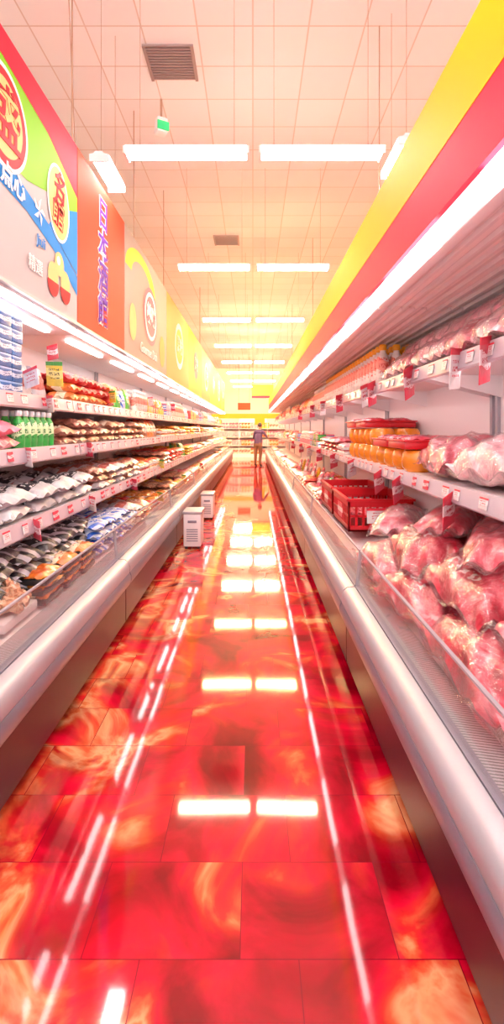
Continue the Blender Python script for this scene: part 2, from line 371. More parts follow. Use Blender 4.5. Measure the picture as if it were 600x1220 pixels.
GRN=mat_pack('green_bottle',(.02,.40,.05),(.6,.85,.5),(.08,.5,.08),(.02,.2,.03),0)
TRAYB=simple('black_tray',(.012,.012,.016),.3,coat=.4,bump=.02); TRAYW=simple('white_tray',(.74,.69,.69),.45,bump=.02)
CARDW=mat_pack('price_card_white',(.90,.80,.80),(.90,.84,.84),(.78,.03,.06),(.65,.02,.05),0)
CARDR=mat_pack('price_card_red',(.76,.03,.08),(.90,.68,.70),(.72,.02,.05),(.55,.01,.04),0)
CARDY=mat_pack('price_card_yellow',(.90,.66,.05),(.9,.8,.3),(.05,.34,.05),(.08,.06,.02),0)

def lod(y): return (30,20) if y<4.5 else ((16,12) if y<8 else ((9,7) if y<13 else (6,5)))
def q(y,s): return R.randrange(5 if y<8 else 3)
def it_flat(mb,sd,x,y,z,dep,mats,lx=.30,ly=.24,h=.075,n=3,tilt=.12):
    nx,ny=lod(y); d=0
    while d+ly*.6<dep:
        zz=z
        for k in range(n):
            M=T((sd*(x+d+ly/2+R.uniform(-.01,.015)),y+R.uniform(-.01,.01),zz+h*.42))@SF(sd)@RX(tilt*.4+R.uniform(-.05,.08))@RZ(R.uniform(-.12,.12))
            mb.add(pillow(lx,ly,h,nx,ny,q(y,0)),M,R.choice(mats)); zz+=h*.72
        d+=ly*.95
def it_up(mb,sd,x,y,z,dep,mats,w=.19,h=.26,t=.07):
    nx,ny=lod(y); d=.03
    while d+t<min(dep,.34):
        M=T((sd*(x+d+t/2+.03),y+R.uniform(-.008,.008),z+h*.47))@SF(sd)@RX(math.pi/2-R.uniform(.18,.3))@RZ(R.uniform(-.05,.05))
        mb.add(pillow(w,h,t,nx,ny,q(y,0)),M,R.choice(mats)); d+=t*1.15
def it_box(mb,sd,x,y,z,dep,mats,w=.16,h=.1,d=.12,n=2):
    dd=.02
    while dd+d<min(dep,.4):
        for k in range(n):
            M=T((sd*(x+dd+d/2),y+R.uniform(-.006,.006),z+h/2+k*(h+.002)))@SF(sd)@RZ(R.uniform(-.04,.04))
            mb.add(rbox(w,d,h,.006),M,R.choice(mats))
        dd+=d+.01
def it_tray(mb,sd,x,y,z,dep,mats,w=.24,d=.18,n=2,tray=None):
    nx,ny=lod(y); dd=.01
    while dd+d*.7<dep:
        for k in range(n):
            M=T((sd*(x+dd+d/2),y,z+.02+k*.055))@SF(sd)@RX(.05)@RZ(R.uniform(-.06,.06))
            mb.add(rbox(w,d,.035,.012),M,tray or TRAYW)
            mb.add(pillow(w*.95,d*.93,.06,nx,ny,q(y,0)),M@T((0,0,.022)),R.choice(mats))
        dd+=d+.015
MB_PROF=((0,0),(.037,0),(.042,.006),(.042,.15),(.036,.19),(.02,.215),(.018,.235),(0,.235))
CP_PROF=((.022,.228),(.025,.232),(.025,.262),(.020,.268),(0,.268))
def it_bottle(mb,sd,x,y,z,dep,mat,cap,s=1.0,rows=3):
    n=16 if y<8 else 8
    for k in range(rows):
        M=T((sd*(x+.06*s+k*.09*s),y+R.uniform(-.004,.004),z))@SF(sd)@Matrix.Scale(s,4)
        mb.add(lathe(MB_PROF,n),M,mat); mb.add(lathe(CP_PROF,n),M,cap)
        mb.add(lathe(((.0435,.05),(.0435,.13)),n),M,mat)

# ---- left side
def runs(y0,y1,lo,hi):
    y=y0; out=[]
    while y<y1:
        L=R.uniform(lo,hi); out.append((y,min(y+L,y1))); y+=L
    return out
top=MB(); midB=MB(); lowC=MB(); deck=MB()
fx,z=ShL[0]; dep=BL-fx-.03
for i in range(9):
    y=1.9+i*.135
    it_box(top,-1,fx+.02,y,z,dep,[BLUEBOX],.125,.075,.12,6)
for y in (3.28,3.50): it_up(top,-1,fx+.06,y,z,dep,[PK[9]],.2,.24)
for i in range(5): it_flat(top,-1,fx,3.85+i*.24,z,dep,[PK[3],PK[6]],.25,.22,.1,3)
for i in range(4): it_up(top,-1,fx,5.1+i*.2,z,dep,[PK[5],PK[2]],.19,.26)
def fill(mb,sd,fx,z,dep,y0,y1,kinds):
    for a,b in runs(y0,y1,.5,1.3):
        kind,ms=R.choice(kinds)
        ms=[R.choice(ms)] if R.random()<.6 else ms
        st={'up':.2,'flat':.31,'box':.17,'tray':.25,'bot':.09}[kind]; y=a+st/2
        while y<b-st*.3:
            if kind=='up': it_up(mb,sd,fx,y,z,dep,ms)
            elif kind=='flat': it_flat(mb,sd,fx,y,z,dep if y<10 else .3,ms)
            elif kind=='box': it_box(mb,sd,fx,y,z,dep if y<8 else .2,ms)
            elif kind=='tray': it_tray(mb,sd,fx,y,z,dep if y<10 else .3,ms)
            else: it_bottle(mb,sd,fx,y,z,dep,ms[0],CAPG)
            y+=st
fill(top,-1,fx,z,dep,5.95,23.6,[('up',[PK[4],PK[9]]),('up',[PK[2],PK[7]]),('box',[PK[3],PK[7]]),('box',[PK[2],BLUEBOX]),('up',[PK[5],PK[7]]),('bot',[MILK]),('up',[PK[6],PK[4]])])
fx,z=ShL[1]; dep=BL-fx-.03
for y in (2.1,2.4,2.7): it_flat(midB,-1,fx,y,z,dep,[PK[4],PINKM],.29,.24,.1,2)
for i in range(6): it_bottle(midB,-1,fx+.01,2.92+i*.085,z,dep,GRN,CAPG,.85,2)
for i in range(9): it_flat(midB,-1,fx,3.6+i*.3,z,dep,[BROWN,PK[8],BROWN],.29,.22,.085,3 if i%3 else 2)
fill(midB,-1,fx,z,dep,6.3,23.6,[('flat',[ORNG,BROWN]),('flat',[BROWN]),('tray',[ORNG,PK[6]]),('tray',[BROWN,PK[3]]),('up',[PK[8],PK[6]]),('flat',[PK[3],PK[7]])])
fx,z=ShL[2]; dep=BL-fx-.03
for i in range(6): it_flat(lowC,-1,fx,2.0+i*.35,z,dep,[PK[1]],.36,.27,.11,2 if i else 3)
for i in range(5): it_flat(lowC,-1,fx,4.15+i*.3,z,dep,[BROWN,PK[9]],.29,.22,.08,3)
for i in range(5): it_tray(lowC,-1,fx,5.6+i*.26,z,dep,[ORNG,PK[3]])
fill(lowC,-1,fx,z,dep,6.95,23.6,[('tray',[ORNG,PK[6]]),('flat',[ORNG,PK[7]]),('flat',[BROWN,PK[3]]),('tray',[PK[6],ORNG]),('flat',[PK[4],BEIGE]),('up',[PK[5],PK[7]])])
x0=EL+.20; dep=BL-x0-.03
def dz(x): return .50+(x-x0)*.15
def prawns(mb,yc,xc,z,n_=60,sc=1.35):
    for i in range(n_):
        a=R.uniform(0,6.28); r=.17*math.sqrt(R.random()); h=.12*(1-(r/.19)**2)
        M=T((-(xc+r*math.cos(a)*.8),yc+r*math.sin(a),z+.02+h*R.uniform(.3,1)))@RZ(R.uniform(0,6.28))@RX(R.uniform(-.6,.6))@Matrix.Scale(sc,4)
        n=7; V=[];F=[];UV=[]
        for j in range(n+1):
            t=j/n; ang=t*3.6; rr=.013*(1-.65*t)+.002
            for k in range(6):
                b=k/6*6.28; V.append(((.024+rr*math.cos(b))*math.cos(ang),(.024+rr*math.cos(b))*math.sin(ang),rr*1.3*math.sin(b))); UV.append((t,k/6))
        for j in range(n):
            for k in range(6): F.append((j*6+k,j*6+(k+1)%6,(j+1)*6+(k+1)%6,(j+1)*6+k))
        F+= [tuple(range(6)),tuple(range(n*6,n*6+6))[::-1]]
        mb.add((np.array(V),F,np.array(UV)),M,BEIGE)
for y in (1.75,2.15,2.55):
    for x in (x0+.16,x0+.46):
        deck.add(rbox(.37,.28,.05,.015),T((-x,y,dz(x)+.03))@SF(-1),TRAYW)
        prawns(deck,y,x,dz(x)+.055)
for i in range(3):
    y=2.92+i*.31
    it_tray(deck,-1,x0-.01,y,.52,.2,[ORNG,PK[6]],.29,.2,3,TRAYB)
for i in range(5):
    y=2.55+i*.31
    for k,xx in enumerate((x0+.24,x0+.50)):
        for j in range(4):
            deck.add(pillow(.34,.30,.09,30,20,(i+j)%5),T((-xx,y+R.uniform(-.02,.02),.57+k*.03+j*.075+(.06 if i<1 else 0)))@SF(-1)@RX(.22)@RZ(R.uniform(-.15,.15)),PK[0])
for i in range(4):
    y=3.92+i*.31
    it_flat(deck,-1,x0+.0,y,.53,.66,[PK[2]] if i<3 else [PK[9],PK[2]],.31,.25,.085,4)
for i in range(2): it_flat(deck,-1,x0,5.15+i*.31,.53,.66,[BROWN,PK[9]],.3,.25,.085,3)
fill(deck,-1,x0,.54,dep,5.6,23.6,[('flat',[ORNG,PK[6]]),('flat',[BROWN,PK[9]]),('tray',[PK[3],ORNG]),('flat',[PK[4],BEIGE]),('flat',[BEIGE,BROWN]),('tray',[PK[7],PK[6]])])
top.obj('boxed_and_bagged_groceries'); midB.obj('bottles_and_snack_packs'); lowC.obj('printed_food_bags'); deck.obj('chilled_seafood_packs')

# ---- right side
rt=MB(); rs=MB(); rd=MB()
def bagat(mb,x,y,z,lx,ly,h,ry,rz,mat,sx=0,nx=46,ny=30,seed=None,wr=.16):
    s=R.randrange(7) if seed is None else seed
    M=T((x,y,z))@RX(sx)@RY(ry)@RZ(math.pi/2+rz)
    mb.add(pillow(lx,ly,h,nx,ny,s,wr,2.4,1.02,1.02),M,mat)
    mb.add(pillow(lx*1.16,ly*1.10,h*1.07,nx,ny,s,wr,2.4,1.17,1.11),M,BAGF)
fx,z=ShR[0]; dep=BR-fx-.02
for i in range(9):
    y=1.35+i*.29
    bagat(rt,fx+.13,y,z+.11,.38,.27,.14,-.5,R.uniform(-.15,.15),[PALEM,PINKM,PALEM][i%3],0,26,20)
    bagat(rt,fx+.28,y+.1,z+.25,.38,.28,.14,-.5,R.uniform(-.15,.15),PALEM,0,26,20)
for i in range(25): it_bottle(rt,1,fx-.015,4.02+i*.122,z,dep,MILK,CAPY,1.2,3)
fill(rt,1,fx,z,dep,7.1,22.9,[('up',[PALEM,PK[4]]),('bot',[MILK]),('up',[PK[4],PK[6]]),('flat',[PALEM,PINKM]),('up',[PK[3],PALEM])])
fx,z=ShR[1]; dep=BR-fx-.02
for i,y in enumerate((1.25,1.8,2.36,2.95)):
    bagat(rs,fx+.18,y,z+.12,.58,.33,.25,-.22,R.uniform(-.15,.15),[PINKM,PALEM,PALEM,PINKM][i])
    bagat(rs,fx+.36,y+.12,z+.15,.50,.26,.22,-.25,R.uniform(-.15,.15),PINKM)
ORB=simple('orange_pickle_pack',(.80,.24,.012),.25,coat=.6,bump=.6,bscale=18)
OPROF=((0,0),(.075,0),(.10,.03),(.108,.075),(.10,.12),(.085,.145),(0,.15))
for i in range(9):
    y=3.42+i*.235
    for k in range(2):
        xx=fx+.12+k*.22
        rs.add(lathe(OPROF,24),T((xx,y,z)),ORB)
        if i>=4: rs.add(lathe(OPROF,24),T((xx,y,z+.148)),ORB)
        if i<4 and i%2==0 or i in (5,7):
            zz=z+.16+(.148 if i>=4 else 0)
            b0=y+.11
            rs.add(rbox(.24,.42,.055,.018),T((xx,b0,zz+.02)),RED); rs.add(rbox(.26,.44,.014,.006),T((xx,b0,zz+.05)),RED)
            for j in(-1,1): rs.add(pillow(.18,.18,.05,14,10,j+2),T((xx,b0+j*.1,zz+.06)),MEAT)
fill(rs,1,fx,z,dep,5.6,22.9,[('tray',[MEAT,PINKM]),('up',[PK[3],PK[4]]),('flat',[PINKM,MEAT]),('tray',[PK[3],MEAT]),('flat',[PALEM,PK[4]]),('box',[PK[2],PK[5]])])
x0=ER+.22
yy=.5; i=0
while yy<3.95:
    bagat(rd,x0+.12,yy,.62,.70,.38,.27,-.12,R.uniform(-.12,.12),[MEAT,PINKM,MEAT][i%3])
    bagat(rd,x0+.50,yy+.25,.66,.66,.36,.24,-.14,R.uniform(-.15,.15),[PINKM,MEAT,MEAT][i%3]); yy+=.70; i+=1
yy=.75; i=0
while yy<3.5:
    bagat(rd,x0+.22,yy,.80,.70,.38,.25,-.2,R.uniform(-.2,.2),[MEAT,PINKM,MEAT][i%3])
    bagat(rd,x0+.53,yy+.2,.87,.62,.32,.21,-.2,R.uniform(-.2,.2),[PINKM,MEAT][i%2]); yy+=.72; i+=1
for (x,y,z_,lx,ly,h,rz,m) in ((x0+.40,1.55,.985,.68,.36,.21,.2,PINKM),(x0+.37,2.30,.975,.72,.34,.21,-.5,MEAT),(x0+.45,3.0,.975,.74,.30,.20,-.75,MEAT),(x0+.28,3.7,.82,.62,.30,.21,-.45,PINKM)):
    bagat(rd,x,y,z_,lx,ly,h,-.12,rz,m)
fill(rd,1,x0,.56,BR-x0-.03,6.15,22.9,[('flat',[MEAT,PINKM]),('tray',[MEAT,PINKM]),('flat',[PINKM,PALEM]),('tray',[MEAT]),('flat',[MEAT,PK[3]])])
for yy in (6.5,7.4,8.3,9.4,10.6):
    it_up(rd,1,x0+.1,yy,.62,.5,[PK[5] if R.random()<.3 else PK[7],PK[4]],.22,.26)
rt.obj('milk_bottles_and_wrapped_meat'); rs.obj('wrapped_meat_and_tubs'); rd.obj('vacuum_packed_meat_bags')

def crate(loc,w,l,h):
    b=MB(); t=.018
    b.box(-w/2,w/2,-l/2,l/2,0,t,RED)
    for z0,z1 in ((0,.05),(h-.07,h),):
        b.box(-w/2,w/2,-l/2,-l/2+t,z0,z1,RED); b.box(-w/2,w/2,l/2-t,l/2,z0,z1,RED)
        b.box(-w/2,-w/2+t,-l/2,l/2,z0,z1,RED); b.box(w/2-t,w/2,-l/2,l/2,z0,z1,RED)
    b.box(-w/2-.015,w/2+.015,-l/2-.015,-l/2,h-.02,h,RED); b.box(-w/2-.015,w/2+.015,l/2,l/2+.015,h-.02,h,RED)
    b.box(-w/2-.015,-w/2,-l/2,l/2,h-.02,h,RED); b.box(w/2,w/2+.015,-l/2,l/2,h-.02,h,RED)
    for z0 in (.05+(h-.12)*.45,): 
        b.box(-w/2,-w/2+t*.8,-l/2,l/2,z0,z0+.02,RED); b.box(w/2-t*.8,w/2,-l/2,l/2,z0,z0+.02,RED)
        b.box(-w/2,w/2,-l/2,-l/2+t*.8,z0,z0+.02,RED)
    n=int(l/.06)
    for i in range(n+1):
        y=-l/2+i*(l-.02)/n
        for x in (-w/2,w/2-t*.8): b.box(x,x+t*.8,y,y+.022,.04,h-.06,RED)
    n=int(w/.06)
    for i in range(n+1):
        x=-w/2+i*(w-.02)/n
        for y in (-l/2,l/2-t*.8): b.box(x,x+.022,y,y+t*.8,.04,h-.06,RED)
    b.box(-.12,.12,-l/2-.004,-l/2,.07,.07+.13,CARDW)
    b.box(-w/2-.004,-w/2,-.12,.12,.07,.2,CARDR)
    for i in range(10):
        b.add(pillow(.24,.22,.12,14,10,i%4),T((R.uniform(-w/4,w/4),-l/2+.14+i*(l-.28)/10,h*.50))@RZ(R.random()*3),R.choice([PINKM,PALEM,MEAT]))
    o=b.obj('red_plastic_crate',smooth=False,bevel=.003); o.location=loc; return o
crate((x0+.30,4.70,.62),.56,.78,.28); crate((x0+.30,5.58,.62),.56,.78,.28)

# ------------------------------------------------------------ price tags
tags=MB()
def rail_tags(sd,fx,z,y0,y1):
    y=y0
    while y<y1:
        w=R.uniform(.055,.085); 
        tags.add(rbox(w,.004,.052,.0015),T((sd*(fx-.019),y,z-.028))@SF(sd)@RX(-.17),R.choice([CARDW,CARDW,CARDR,CARDW]))
        y+=R.uniform(.12,.3)
for f_,z_ in ShL: rail_tags(-1,f_,z_,1,23)
for f_,z_ in ShR: rail_tags(1,f_,z_,1,22)
def card(sd,x,y,z,w,h,mat,yaw=0,roll=0,lean=-.1):
    tags.add(rbox(w,.004,h,.0015),T((sd*x,y,z))@SF(sd)@RZ(yaw)@RY(roll)@RX(lean),mat)
for (y,dz_,m,r) in ((2.48,-.02,CARDR,.2),(3.35,-.02,CARDR,.3),(3.85,-.02,CARDR,.3),(4.9,0,CARDW,.2),(6.0,0,CARDR,.2),(7.3,0,CARDR,.1),(8.6,0,CARDW,.1),(10,0,CARDR,.1),(12,0,CARDR,0)):
    card(1,.965,y,1.12+dz_,.15,.17,m,-.75,r)
for (y,m,r) in ((2.05,CARDR,.2),(2.35,CARDW,.1),(3.05,CARDR,.35),(4.0,CARDR,.3),(4.25,CARDW,.3),(5.5,CARDR,.2),(6.8,CARDW,.1),(8,CARDR,.1),(10,CARDR,0)):
    card(1,.945,y,1.78,.13,.19,m,-.75,r)
card(-1,1.30,3.30,1.86,.24,.16,CARDY,.8,-.1); card(-1,1.30,2.95,1.80,.2,.11,CARDW,.8,.1); card(-1,1.36,3.42,2.02,.16,.1,CARDR,.8,0)
for (x,z,y,m) in ((1.31,1.66,3.25,CARDW),(1.27,1.34,2.85,CARDW),(1.27,1.34,3.9,CARDR),(1.18,.95,2.75,CARDR),(1.18,.95,3.7,CARDW),(1.18,.95,5.0,CARDR),(1.31,1.8,4.7,CARDY),(1.2,1.04,6.6,CARDY),(1.12,.68,6.1,CARDY),(1.12,.7,8.2,CARDY),(1.3,1.85,6.4,CARDW),(1.3,1.85,8.2,CARDR),(1.12,.7,11,CARDR)):
    card(-1,x,y,z,.13,.11,m,.7,0)
tags.obj('shelf_price_cards',smooth=False)

# ------------------------------------------------------------ left sign boards
SX=-1.30
def poly(mb,pts,mat,lev=1,curve=False):
    x=SX+.001*lev+.002
    V=np.array([(x,y,z) for y,z in pts]); mb.add((V,[tuple(range(len(pts)))],V[:,[1,2]]),Matrix.Identity(4),mat)
def ell(mb,c,ry,rz,mat,lev,rot=0,n=40):
    poly(mb,[(c[0]+ry*math.cos(a)*math.cos(rot)-rz*math.sin(a)*math.sin(rot),c[1]+ry*math.cos(a)*math.sin(rot)+rz*math.sin(a)*math.cos(rot)) for a in [2*math.pi*i/n for i in range(n)]],mat,lev)
def sm(n,c,**k): return simple(n,c,.65,bump=.02,bscale=4,spec=.2,**k)
sRED=sm('sign_crimson',(.66,.012,.04)); sGRN=sm('sign_green',(.19,.48,.005)); sBLU=sm('sign_blue',(.005,.20,.58)); sGRY=sm('sign_grey',(.44,.40,.41))
sORG=sm('sign_orange_red',(.66,.05,.018)); sPUR=sm('sign_purple',(.12,.02,.36)); sWHT=sm('sign_white',(.86,.82,.82)); sCRM=sm('sign_cream',(.84,.50,.20))
sTAN=sm('sign_tan',(.34,.27,.24)); sLIM=sm('sign_lime',(.40,.54,.02)); sYEL=sm('sign_yellow',(.80,.42,.04)); sDRD=sm('sign_deep_red',(.42,.005,.015)); sPNK=sm('sign_rose',(.70,.12,.18)); sAMB=sm('sign_amber',(.70,.30,.08))
ZB,ZT=2.285,3.59
def board(name,y0,y1,mat):
    b=MB(); b.box(SX-.05,SX+.001,y0+.006,y1-.006,ZB,ZT,mat); b.box(SX-.055,SX+.012,y0,y1,ZB-.02,ZB,LSILVER)
    return b
def rotT(): return Matrix(((0,0,1),(1,0,0),(0,1,0)))
def text(s,c,size,mat,parent,lev=6,roll=0,bold=0):
    cu=bpy.data.curves.new('lettering','FONT'); cu.body=s; cu.size=size; cu.align_x='CENTER'; cu.align_y='CENTER'; cu.extrude=.0015; cu.offset=bold; cu.space_line=.95
    cu.materials.append(mat); o=bpy.data.objects.new('lettering',cu); COL.objects.link(o)
    o.matrix_world=T((SX+.001*lev+.003,c[0],c[1]))@rotT().to_4x4()@RZ(roll); o.parent=parent; return o
b=board('promo',.6,3.73,sGRY)
poly(b,[(.61,3.585),(3.72,3.585),(3.72,3.20),(3.2,3.37),(2.6,3.44),(.61,3.46)],sRED,1)
g=[(3.72,3.205),(3.2,3.375),(2.6,3.445),(.61,3.465),(.61,2.95),(2.3,2.92),(2.9,2.93),(3.4,3.05),(3.72,2.95)]
poly(b,g,sGRN,1)
poly(b,[(.61,2.97),(2.3,2.93),(2.75,2.90),(3.2,2.80),(3.72,2.62),(3.72,2.48),(3.3,2.66),(2.9,2.75),(2.5,2.78),(.61,2.78)],sBLU,2)
poly(b,[(3.72,3.10),(3.5,3.02),(3.3,2.9),(3.2,2.80),(3.72,2.63)],sBLU,3)
ell(b,(2.63,3.13),.27,.27,sWHT,4); ell(b,(2.63,3.13),.245,.245,sDRD,5); ell(b,(2.63,3.13),.20,.20,sCRM,6)
ell(b,(3.36,3.0),.19,.25,sWHT,5,.15); ell(b,(3.36,3.0),.17,.23,sCRM,6,.15)
for cy,cz in ((3.27,2.44),(3.48,2.44)):
    ell(b,(cy,cz+.06),.085,.085,sCRM,4)
    poly(b,[(cy+.095*math.cos(a),cz+.02+.10*math.sin(a)) for a in [math.pi+math.pi*i/16 for i in range(17)]],sDRD,5)
ell(b,(3.37,2.60),.08,.08,sCRM,5); ell(b,(3.355,2.62),.03,.03,sWHT,6)
for i in range(5):
    a=i*2*math.pi/5; c=(3.05,2.82)
    poly(b,[c,(c[0]+.09*math.cos(a),c[1]+.09*math.sin(a)),(c[0]+.05*math.cos(a+.6),c[1]+.05*math.sin(a+.6))],sWHT,7)
o1=b.obj('promotional_sign_board',smooth=False)
text('盛',(2.64,3.12),.33,sDRD,o1,8,0,.005); text('点心',(2.72,2.83),.14,sWHT,o1,6,-.05,.003)
text('名\n館',(3.36,3.01),.20,sDRD,o1,8,-.15,.004); text('Jiuli',(3.08,2.64),.09,sBLU,o1); text('精選',(3.0,2.47),.1,sWHT,o1)
b=board('p2',3.73,5.1,sORG)
o2=b.obj('promotional_sign_board',smooth=False)
text('日\n本\n酒\n館',(4.36,2.92),.29,sWHT,o2,2,0,.013); text('日\n本\n酒\n館',(4.36,2.92),.29,sPUR,o2,5,0,.003)
b=board('p3',5.1,7.6,sTAN)
poly(b,[(5.9+1.0*math.cos(a)*.78,3.2+.32*math.sin(a)) for a in [math.pi*i/20 for i in range(21)]]+[(5.9+.5*math.cos(a),3.2+.2*math.sin(a)) for a in [math.pi*(20-i)/20 for i in range(21)]],sLIM,1)
ell(b,(6.4,2.92),.42,.36,sPNK,3); ell(b,(6.4,2.92),.36,.3,sWHT,4); ell(b,(6.4,2.92),.3,.25,sPNK,5)
ell(b,(5.45,2.66),.16,.2,sCRM,3); ell(b,(7.2,2.6),.2,.22,sAMB,3)
o3=b.obj('promotional_sign_board',smooth=False)
text('美味',(6.4,2.92),.26,sWHT,o3,8,0,.01); text('Gourmet Dish',(6.3,2.45),.17,sWHT,o3)
ys=7.6; cols=[sAMB,sYEL,sAMB,sYEL,sYEL,sAMB,sYEL]
for i in range(6):
    y1=ys+2.6; b=board('p',ys,y1,cols[i]); c=(ys+1.3,2.95)
    ell(b,c,.5,.4,cols[(i+1)%7] if i%2 else sWHT,2); ell(b,(c[0],c[1]),.4,.3,sPNK if i%2 else sYEL,3)
    oo=b.obj('promotional_sign_board',smooth=False); text('鮮味',c,.3,sWHT,oo,8,0,.01); ys=y1

# ------------------------------------------------------------ suspended lamps
def lamp_mesh(mat,L=1.0):
    b=MB()
    b.prism([(-.05,.045),(-.03,.075),(.03,.075),(.05,.045)],-L/2,L/2,WHITE)
    for xx in (-.04,.04):
        b.cyl((xx,-L/2+.02,.018),(xx,L/2-.02,.018),.022,mat,12)
    for yy in (-L/2,L/2-.02): b.box(-.078,.078,yy,yy+.02,-.010,.05,WHITE)
    b.prism([(-.078,.05),(-.05,.046),(.05,.046),(.078,.05),(.05,.056),(-.05,.056)],-L/2,L/2,WHITE)
    for yy in (-L*.38,L*.38): b.cyl((0,yy,.07),(0,yy,CEIL-ZL),.0022,WIRE,6)
    return b
base=[]
for m,L in ((LTM[0],1.0),(LTM[1],1.0),(LTM[2],1.0),(LTM[3],1.0),(LTM[0],.56)):
    o=lamp_mesh(m,L).obj('suspended_fluorescent_lamp'); base.append(o.data); bpy.data.objects.remove(o)
def lamp(x,y,k,ang=math.pi/2):
    o=bpy.data.objects.new('suspended_fluorescent_lamp',base[k]); COL.objects.link(o); o.location=(x,y,ZL); o.rotation_euler=(0,0,ang)
for i,y in enumerate((-1.8,1.1,4.07,6.95,10.3,13.5,16.8,20,23.3,26.4)):
    k=0 if i<3 else (1 if i<4 else (2 if i<6 else 3))
    lamp(-.53,y,k); lamp(.55,y,k)
lamp(-1.26,4.4,4,0); lamp(1.20,4.15,4,0)
for sx in (-1,1):
    for r,y in enumerate((2.0,8.9,12.6,16.3,20,23.7)): lamp(sx*3.6,y,(0,1,2,2,3,3)[r])

w=MB()
for y in (3.75,5.7,7.6,12.8): w.cyl((-1.345,y,3.55),(-1.345,y,CEIL),.006,WIRE,6)
for y in (4.5,9.5,14.5): w.cyl((1.13,y,2.37),(1.13,y,CEIL),.005,WIRE,6)
w.cyl((-1.345,3.82,3.59),(-1.37,3.70,CEIL),.004,WIRE,6)
w.obj('sign_suspension_wires')
DV=simple('vent_grey',(.34,.25,.24),.6,bump=.03); s=.48
for x,y in ((-.80,4.95),(-.5,9.6)):
    v=MB(); v.box(x-s/2,x+s/2,y-s/2,y+s/2,CEIL-.004,CEIL,DV)
    for a,b_ in ((x-s/2,x-s/2+.03),(x+s/2-.03,x+s/2)): v.box(a,b_,y-s/2,y+s/2,CEIL-.02,CEIL-.004,DV)
    for i in range(13): v.box(x-s/2+.03,x+s/2-.03,y-s/2+i*.037,y-s/2+i*.037+.016,CEIL-.018,CEIL-.004,DV)
    v.obj('ceiling_air_vent',smooth=False)
e=MB(); EG=simple('exit_green',(.03,.5,.15),.4,emit=.2,ecol=(.05,.8,.3))
e.add(rbox(.12,.12,.16,.02),T((-1.0,5.5,4.80))@RZ(.5),WHITE); e.add(rbox(.13,.02,.09,.006),T((-1.0,5.5,4.78))@RZ(.5)@T((0,-.07,0)),EG)
e.cyl((-1.0,5.5,4.86),(-1.0,5.5,CEIL),.012,WIRE)
e.obj('hanging_exit_sign')

for (x,y,wd,l,h) in ((-.755,6.45,.22,.36,.46),(-.755,8.5,.2,.40,.42)):
    b=MB(); b.add(rbox(wd,l,h-.05,.02),T((0,0,.03+(h-.05)/2)),WHITE); b.add(rbox(wd+.02,l+.02,.035,.012),T((0,0,h-.005)),LSILVER)
    for xx in(-1,1):
        for yy_ in(-1,1): b.cyl((xx*wd*.36,yy_*l*.38,0),(xx*wd*.36,yy_*l*.38,.05),.018,DARK)
    for i in range(6): b.box(-wd*.32,wd*.32,-l/2-.004,-l/2,.10+i*.028,.112+i*.028,SILVER)
    b.add(rbox(wd*.5,.012,.03,.004),T((0,-l/2-.004,h*.75)),SILVER)
    o=b.obj('white_floor_cabinet'); o.location=(x,y,0)

# ------------------------------------------------------------ far end of the aisle
b=MB(); Y0=26.6
b.box(-2.2,2.2,Y0,Y0+.6,0,.15,WHITE); b.box(-2.2,2.2,Y0+.55,Y0+.6,.15,2.3,BACKP)
for z in (.15,.6,1.05,1.5): b.box(-2.2,2.2,Y0+.02,Y0+.55,z,z+.03,WHITE)
for xx in (-2.2,-.75,.75,2.17): b.box(xx,xx+.03,Y0,Y0+.6,.15,2.3,WHITE)
for z in (.18,.63,1.08,1.53):
    x=-2.1
    while x<2.05:
        m=R.choice([PK[4],PK[7],PK[9],MILK,MILK,PALEM,PK[6]])
        for j in range(3):
            if x<2.05: b.add(rbox(.15,.2,.3,.01),T((x+.08,Y0+.15,z+.152)),m); x+=.165
b.box(-2.2,2.2,Y0-.01,Y0+.02,2.05,2.3,sYEL)
b.box(.1,.62,Y0-.06,Y0-.03,1.72,2.05,sYEL)
b.obj('end_display_shelf')
b=MB(); b.box(-.05,1.0,24.5,24.53,3.05,3.65,sYEL); b.box(-.05,1.0,24.49,24.5,3.0,3.12,sRED); b.cyl((0,24.51,3.65),(0,24.51,CEIL),.008,WIRE); b.cyl((.95,24.51,3.65),(.95,24.51,CEIL),.008,WIRE)
b.obj('hanging_aisle_banner',smooth=False)
b=MB(); b.box(-.75,-.12,25.2,25.23,2.45,2.8,sORG); b.cyl((-.7,25.21,2.8),(-.7,25.21,CEIL),.008,WIRE); b.cyl((-.17,25.21,2.8),(-.17,25.21,CEIL),.008,WIRE)
b.obj('hanging_aisle_banner',smooth=False)

